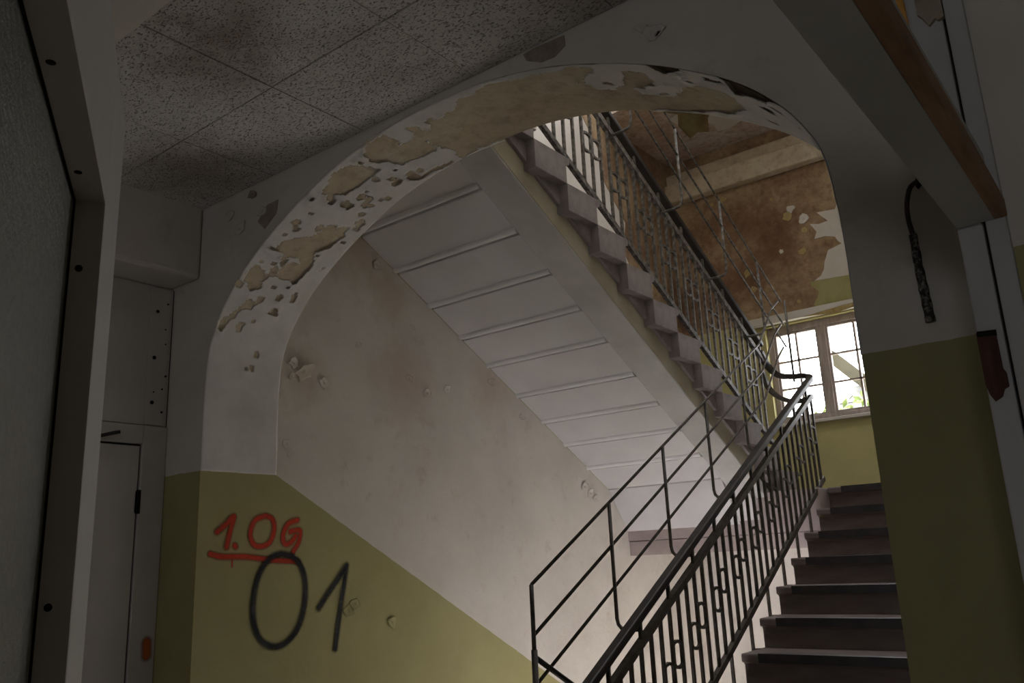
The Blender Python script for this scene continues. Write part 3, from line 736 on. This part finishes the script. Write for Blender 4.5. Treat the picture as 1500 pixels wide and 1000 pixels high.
# ------------------------------------------------------------------ graffiti (flat spray paint on the wall)
def ribbon(name, mat, strokes, width, parent, label, x=XL + .0045):
    """a thin skin of spray paint: a fine grid whose opacity falls off from the strokes"""
    segs = []
    for st in strokes:
        P_ = smoothpath([(a, b, 0) for a, b in st], 6) if len(st) > 2 else [Vector((*q, 0)) for q in st]
        segs += [(p.x, p.y, q.x, q.y) for p, q in zip(P_, P_[1:])]
    ext = width * 1.5; step = max(.0032, width * .13)
    y0, y1 = min(min(q[0], q[2]) for q in segs) - ext, max(max(q[0], q[2]) for q in segs) + ext
    z0, z1 = min(min(q[1], q[3]) for q in segs) - ext, max(max(q[1], q[3]) for q in segs) + ext
    ny, nz = int((y1 - y0) / step) + 1, int((z1 - z0) / step) + 1
    d2 = [[9.0] * (nz + 1) for _ in range(ny + 1)]
    for ax, ay, bx, by in segs:
        ex, ey = bx - ax, by - ay; L = ex * ex + ey * ey + 1e-12
        for a in range(max(0, int((min(ax, bx) - ext - y0) / step)), min(ny, int((max(ax, bx) + ext - y0) / step) + 1) + 1):
            py = y0 + a * step; row = d2[a]
            for b in range(max(0, int((min(ay, by) - ext - z0) / step)), min(nz, int((max(ay, by) + ext - z0) / step) + 1) + 1):
                pz = z0 + b * step; t = ((py - ax) * ex + (pz - ay) * ey) / L; t = 0 if t < 0 else 1 if t > 1 else t
                q = (py - ax - ex * t) ** 2 + (pz - ay - ey * t) ** 2
                if q < row[b]: row[b] = q
    m = MB(); at = []; idx = {}
    val = lambda a, b: max(0.0, min(1.0, 1.30 - math.sqrt(d2[a][b]) / width * 1.35))
    for a in range(ny + 1):
        for b in range(nz + 1):
            if any(val(min(max(a + i, 0), ny), min(max(b + k, 0), nz)) > 0 for i in (-1, 0, 1) for k in (-1, 0, 1)):
                idx[a, b] = len(m.v); m.v.append((x, y0 + a * step, z0 + b * step)); at.append(val(a, b))
    for (a, b) in idx:
        q = [(a, b), (a + 1, b), (a + 1, b + 1), (a, b + 1)]
        if all(k in idx for k in q): m.f.append(tuple(idx[k] for k in q)); m.m.append(0)
    o = m.build(name, mat, parent, recalc=False)
    a = o.data.attributes.new('soft', 'FLOAT', 'POINT'); a.data.foreach_set('value', at)
    return tag(o, label)
RED = dict(
one=[(2.429, 1.72), (2.476, 1.756), (2.520, 1.796), (2.504, 1.733), (2.485, 1.648)], dot=[(2.531, 1.655), (2.535, 1.649)],
O=[(2.709, 1.802), (2.644, 1.777), (2.619, 1.71), (2.641, 1.659), (2.69, 1.649), (2.739, 1.672), (2.762, 1.734), (2.748, 1.785), (2.709, 1.802)],
G=[(2.908, 1.782), (2.850, 1.762), (2.818, 1.706), (2.828, 1.662), (2.864, 1.664), (2.898, 1.700)], G2=[(2.862, 1.722), (2.925, 1.728), (2.918, 1.668), (2.885, 1.622)],
U=[(2.397, 1.617), (2.461, 1.603), (2.596, 1.6), (2.759, 1.58), (2.913, 1.569)])
ribbon('graffiti', M['red_spray'], [RED['one'], RED['O'], RED['G'], RED['G2'], RED['dot'], RED['U']], .0235, wall_arch, 'red sprayed lettering 1. OG, underlined', x=XL + .0040)
ribbon('paint_run', M['red_spray'], [[(2.518, 1.60), (2.520, 1.553)]], .006, wall_arch, 'thin run of red spray paint', x=XL + .0044)
ribbon('graffiti', M['black_spray'], [[(2.808, 1.61), (2.738, 1.587), (2.675, 1.506), (2.648, 1.386), (2.656, 1.282), (2.699, 1.199), (2.777, 1.159), (2.855, 1.174), (2.926, 1.241), (2.963, 1.35), (2.964, 1.471), (2.932, 1.548), (2.878, 1.594), (2.808, 1.61)],
        [(3.058, 1.327), (3.116, 1.393), (3.186, 1.468), (3.249, 1.539)], [(3.249, 1.539), (3.235, 1.459), (3.203, 1.3), (3.172, 1.11)]], .026, wl, 'large black sprayed number 01', x=XL + .0050)
# flaking spots on the stair wall
rr = random.Random(9)
for i, (y, z, r_) in enumerate([(2.86, 2.63, .03), (2.93, 2.589, .05), (2.85, 2.556, .022), (3.074, 2.55, .03), (3.329, 2.815, .02), (3.757, 2.666, .03), (3.91, 2.598, .03), (4.106, 2.646, .03), (4.573, 2.757, .035), (4.913, 2.537, .03), (5.69, 2.075, .03), (5.76, 2.03, .035), (5.83, 1.985, .03), (2.826, 2.18, .03), (2.85, 2.127, .02), (3.261, 1.296, .035), (3.309, 1.329, .03), (3.594, 1.217, .03), (3.48, 3.36, .03), (3.794, 3.01, .02)]):
    flake('paint_flake', wl, M['wall'] if z > 1.6 else mottled('olive_flake', YEL2, YEL, 5) if i == 14 else M['wall'], (XL + .002, y, z), (0, 1, 0), (0, rr.uniform(-.4, .4), rr.choice((-1, 1))), (1, 0, 0), blob(rr, r_ * 1.1, 11, 1.2), .45, i)
for i, (x, z, r_) in enumerate([(-1.143, 3.235, .03), (-1.18, 3.268, .02), (-1.117, 3.231, .02), (-3.588, 3.297, .03), (-3.499, 3.196, .04), (-3.405, 3.352, .03), (-3.315, 3.233, .03)]):
    flake('paint_flake', wall_arch, M['wall'] if i != 5 else M['rubble'], (x, YA - .002, z), (1, 0, 0), (rr.uniform(-.4, .4), 0, rr.choice((-1, 1))), (0, -1, 0), blob(rr, r_, 9, 1.3), .2, 40 + i)

# ------------------------------------------------------------------ door and panel in the left recess
dp = MB(); XD = -4.094
dp.box((XD, 2.196, 0), (XD + .028, YA - .002, 2.262)); dp.box((XD, 1.22, 2.168), (XD + .028, 2.196, 2.262)); dp.box((XD, 1.14, 0), (XD + .028, 1.22, 2.262))
door = structure('door_1', dp, M['door_paint'], bevel=.003)
lf = MB(); lf.box((XD, 1.226, .01), (XD + .018, 2.188, 2.158)); leaf = lf.build('door_leaf', M['door_paint'], door, bevel=.003)
m = MB(); m.box((XD + .001, 1.218, 2.155), (XD + .004, 2.198, 2.170)); m.box((XD + .001, 2.186, 0), (XD + .004, 2.199, 2.16)); tag(m.build('shadow_gap', M['dark'], door), 'dark gap round the door leaf')
m = MB(); m.tube([(XD + .026, 2.192, 1.825), (XD + .026, 2.192, 1.94)], .011, n=10); m.box((XD + .018, 2.18, 1.83), (XD + .024, 2.205, 1.935)); tag(m.build('hinge', M['dark'], leaf), 'black hinge')
m = MB(); m.box((XD + .018, 1.62, 2.06), (XD + .07, 1.93, 2.13)); cl = m.build('door_closer', M['lining'], leaf, bevel=.006)
m = MB(); m.bar([(XD + .05, 1.75, 2.15), (XD + .13, 1.90, 2.165), (XD + .04, 2.06, 2.215)], .012, .008); tag(m.build('closer_arm', M['cable'], leaf), 'dark closer arm')
m = MB(); m.box((XD, .6, 2.268), (XD + .012, YA - .003, 3.005)); m.box((XD + .012, 2.20, 2.27), (XD + .017, YA - .02, 3.0)); m.box((XD, 2.321, 2.268), (XD + .014, YA - .001, 3.005), 1)
pn = m.build('transom_panel', [M['door_paint'], M['dark']], door, bevel=.002)
for z, y, r_ in ((2.87, 2.235, .009), (2.62, 2.232, .010), (2.385, 2.235, .010), (2.92, 2.29, .005), (2.78, 2.285, .004), (2.70, 2.29, .004), (2.53, 2.30, .006), (2.46, 2.285, .005), (2.44, 2.24, .004), (2.34, 2.29, .006)):
    m = MB(); m.tube([(XD + .011, y, z), (XD + .020, y, z)], r_, n=8, up=Vector((0, 0, 1))); m.build('nail', M['dark'], pn)
ribbon('paint_dab', M['orange_spray'], [[(2.28, 1.22), (2.283, 1.16)]], .035, door, 'dab of orange paint on the frame', x=XD + .030)

# ------------------------------------------------------------------ glazed door standing open at the left
GD, GN = Vector((.8596, -.5110, 0)), Vector((.5110, .8596, 0)); GP = Vector((-1.0113, .4760, 0))
def leafbox(m, s0, s1, z0, z1, o0, o1, k=0):
    b = len(m.v)
    for z in (z0, z1):
        for s, o in ((s0, o0), (s1, o0), (s1, o1), (s0, o1)): p = GP + GD * s + GN * o; m.v.append((p.x, p.y, z))
    for f in ((0,3,2,1),(4,5,6,7),(0,1,5,4),(1,2,6,5),(2,3,7,6),(3,0,4,7)): m.f.append(tuple(b + i for i in f)); m.m.append(k)
    return m
gd = empty('glazed_door', (GP.x, GP.y, 0)); tag(gd, 'frosted glass door with wide white stile at the left edge', 'door')
m = leafbox(MB(), -.186, 0, .01, 2.180, -.06, 0); tag(m.build('stile', M['casing'], gd, bevel=.002), 'wide white stile')
m = leafbox(MB(), 0, .90, 1.981, 2.180, -.06, 0); m.build('top_rail', M['casing'], gd, bevel=.002)
m = leafbox(MB(), 0, .90, .01, .25, -.06, 0); m.build('bottom_rail', M['casing'], gd)
m = leafbox(MB(), .82, .90, .25, 1.981, -.06, 0); m.build('stile', M['casing'], gd)
m = leafbox(MB(), 0, .006, .25, 1.981, -.044, -.0003); fs = m.build('glazing_bead', M['grey_frame'], gd); tag(fs, 'screwed grey-brown upright glazing bead')
m = leafbox(MB(), .006, .82, 1.975, 1.981, -.044, -.0003); ft = m.build('glazing_bead', M['grey_frame'], gd); tag(ft, 'screwed grey-brown top glazing bead')
m = leafbox(MB(), .006, .009, .25, 1.975, -.040, -.0335); m = leafbox(m, .009, .82, 1.972, 1.975, -.040, -.0335); tag(m.build('gasket', M['dark'], gd), 'black glazing gasket')
m = leafbox(MB(), .004, .82, .25, 1.977, -.043, -.036); tag(m.build('glass_pane', M['frosted'], gd), 'grey-green frosted glass')
def screw(s0, o0, z0, dv, parent):
    c = GP + GD * s0 + GN * o0 + Vector((0, 0, z0)); m = MB(); m.tube([c, c + dv], .0045, n=10, up=Vector((0, 1, 0))); m.build('screw', M['dark'], parent)
screw(.3254, -.0236, 1.9755, Vector((0, 0, -.0012)), ft); screw(.0914, -.0230, 1.9755, Vector((0, 0, -.0012)), ft); screw(.58, -.0230, 1.9755, Vector((0, 0, -.0012)), ft)
for z in (1.886, 1.488, 1.09): screw(.0055, -.0235, z, GD * .0012, fs)

# ------------------------------------------------------------------ stripped door frame at the right
df = MB(); df.box((-.244, 1.645, 0), (-.203, 1.72, 2.063)); df.box((-.244, 1.645, 2.063), (-.203, 1.72, 2.19)); df.box((-.30, 1.645, 2.19), (-.203, 1.72, 3.40))
frame = structure('door_2', df, M['lining'], bevel=.003)
m = MB(); m.box((-.244, -.6, 2.063), (-.180, 1.64, 2.19)); tag(m.build('head', M['lining'], frame, bevel=.002), 'dirty white door head')
m = MB(); m.tube([(-.168, -.6, 2.080), (-.169, 1.2, 2.080), (-.173, 1.638, 2.080)], 0, n=4, sq=(.0115, .017)); tag(m.build('stop_batten', M['bare_wood'], frame, bevel=.002), 'bare orange-brown batten along the head')
m = MB(); m.box((-.198, 1.640, 0), (-.165, 1.70, 3.40)); m.build('stop', M['lining'], frame, bevel=.003)
m = MB(); m.box((-.2035, 1.66, 0), (-.1975, 1.70, 3.40)); tag(m.build('joint', M['dark'], frame), 'dark open joint')
m = MB(); m.plate([(-.2445, 1.868), (-.214, 1.866), (-.2135, 1.80), (-.2095, 1.792), (-.2095, 1.768), (-.217, 1.764), (-.222, 1.752), (-.234, 1.745), (-.240, 1.757), (-.2445, 1.775)], 'y', 1.641, .006); hk = m.build('lock_recess', M['red_wood'], frame); tag(hk, 'splintered red wood where the strike plate was torn out')
m = MB(); m.plate([(-.243, 1.870), (-.213, 1.868), (-.213, 1.858), (-.243, 1.860)], 'y', 1.639, .004); m.build('lock_keep', M['dark'], hk)
m = MB(); m.plate([(-.244, 2.62), (-.200, 2.62), (-.199, 2.482), (-.209, 2.478), (-.214, 2.484), (-.226, 2.474), (-.236, 2.495), (-.243, 2.505)], 'y', 1.636, .012); tag(m.build('broken_plaster', M['rubble'], frame), 'crumbled tan patch at the top of the frame')
m = MB(); m.tube([(-.272, 1.638, 2.60), (-.268, 1.636, 2.54), (-.264, 1.637, 2.475)], [.006, .007, .005], n=7); tag(m.build('foam_strip', M['foam'], frame, smooth=True), 'orange foam strip')
m = MB(); m.tube([(-.206, 1.634, 2.125), (-.200, 1.63, 2.105), (-.192, 1.632, 2.100), (-.186, 1.634, 2.118)], [.004, .010, .008, .003], n=6); tag(m.build('broken_bracket', M['dark'], frame), 'black broken bracket')

# ------------------------------------------------------------------ torn cable on the arch wall
cb = empty('hanging_cable', (-.43, YA, 2.06)); tag(cb, 'torn black cable hanging on the wall right of the arch, lower end crusted', 'cable')
m = MB(); m.tube(smoothpath([(-.407, 2.30, 2.44), (-.430, 2.29, 2.422), (-.444, 2.288, 2.378), (-.447, 2.29, 2.336), (-.443, 2.295, 2.291)], 5), .0065, n=8); m.build('cable', M['cable'], cb, smooth=True)
m = MB(); pth = smoothpath([(-.4435, 2.295, 2.296), (-.443, 2.296, 2.207), (-.440, 2.298, 2.132), (-.438, 2.30, 2.060)], 6)
m.tube(pth, [.010 + .0009 * math.sin(k * 1.9) + .003 * k / len(pth) for k in range(len(pth))], n=10); tag(m.build('sheath', M['crust'], cb, smooth=True), 'speckled plaster-crusted sheath')
m = MB(); m.plate([(-.418, 2.425), (-.412, 2.470), (-.404, 2.455), (-.372, 2.432), (-.392, 2.428), (-.404, 2.438)], 'y', 2.30, .026); m.build('clip', M['dark'], cb)

# ------------------------------------------------------------------ outside the landing window
gnd = MB(); gnd.box((-40, 8.2, -3.6), (30, 60, -3.4)); structure('ground', gnd, M['ground'])
hs = empty('outbuilding', (-3.6, 16, -3.4)); tag(hs, 'pale boarded outbuilding with a dark sloping gable edge beyond the window', 'building')
y = 16.0
def gz(x): return 5.04 - 1.08 * (x + 4.86)
for k in range(26):
    z0 = -3.4 + k * .3
    x_hi = -4.86 + (5.0 - z0) / 1.08
    x_lo = -4.95
    if z0 > 4.75: break
    zt = z0 + .3; xt = max(x_lo + .05, -4.86 + (4.98 - zt) / 1.08)
    m = MB(); m.plate([(x_lo, z0), (min(x_hi, 2.0), z0), (min(xt, 2.0), zt - .015), (x_lo, zt - .015)], 'y', y + (k % 2) * .01, .12); m.build('board', M['siding'], hs)
m = MB(); m.bar([(-4.84, 15.9, gz(-4.84)), (1.6, 15.9, gz(1.6))], .06, .11); tag(m.build('bargeboard', M['bargeboard'], hs), 'olive-brown gable edge')
m = MB(); m.bar([(-4.84, 16.6, gz(-4.84) + .32), (1.6, 16.6, gz(1.6) + .32)], .7, .03); m.build('roof', M['roofing'], hs)
bs = random.Random(3); m = MB()
for k in range(500):
    a, b = bs.uniform(0, 6.283), bs.uniform(-1, 1); r_ = bs.uniform(.5, 1.0) ** .5; q = math.sqrt(1 - b * b)
    c = Vector((-4.1 + 1.1 * r_ * q * math.cos(a), 14.6 + .7 * r_ * q * math.sin(a), 3.0 + 1.0 * r_ * b))
    u = Vector((bs.gauss(0, 1), bs.gauss(0, 1), bs.gauss(0, 1))).normalized(); v = u.orthogonal().normalized()
    m.face([c - u * .09, c + v * .045, c + u * .09, c - v * .045])
tr = empty('tree', (-4.1, 14.6, -3.4)); tag(tr, 'pale green leafy tree in front of the outbuilding', 'tree')
m.build('foliage', M['leaf'], tr, recalc=False)['kind'] = 'stuff'
m = MB(); m.tube([(-4.1, 14.6, -3.4), (-4.05, 14.6, 0), (-4.12, 14.6, 2.9)], [.14, .11, .06], n=8); m.build('trunk', M['bargeboard'], tr, smooth=True)
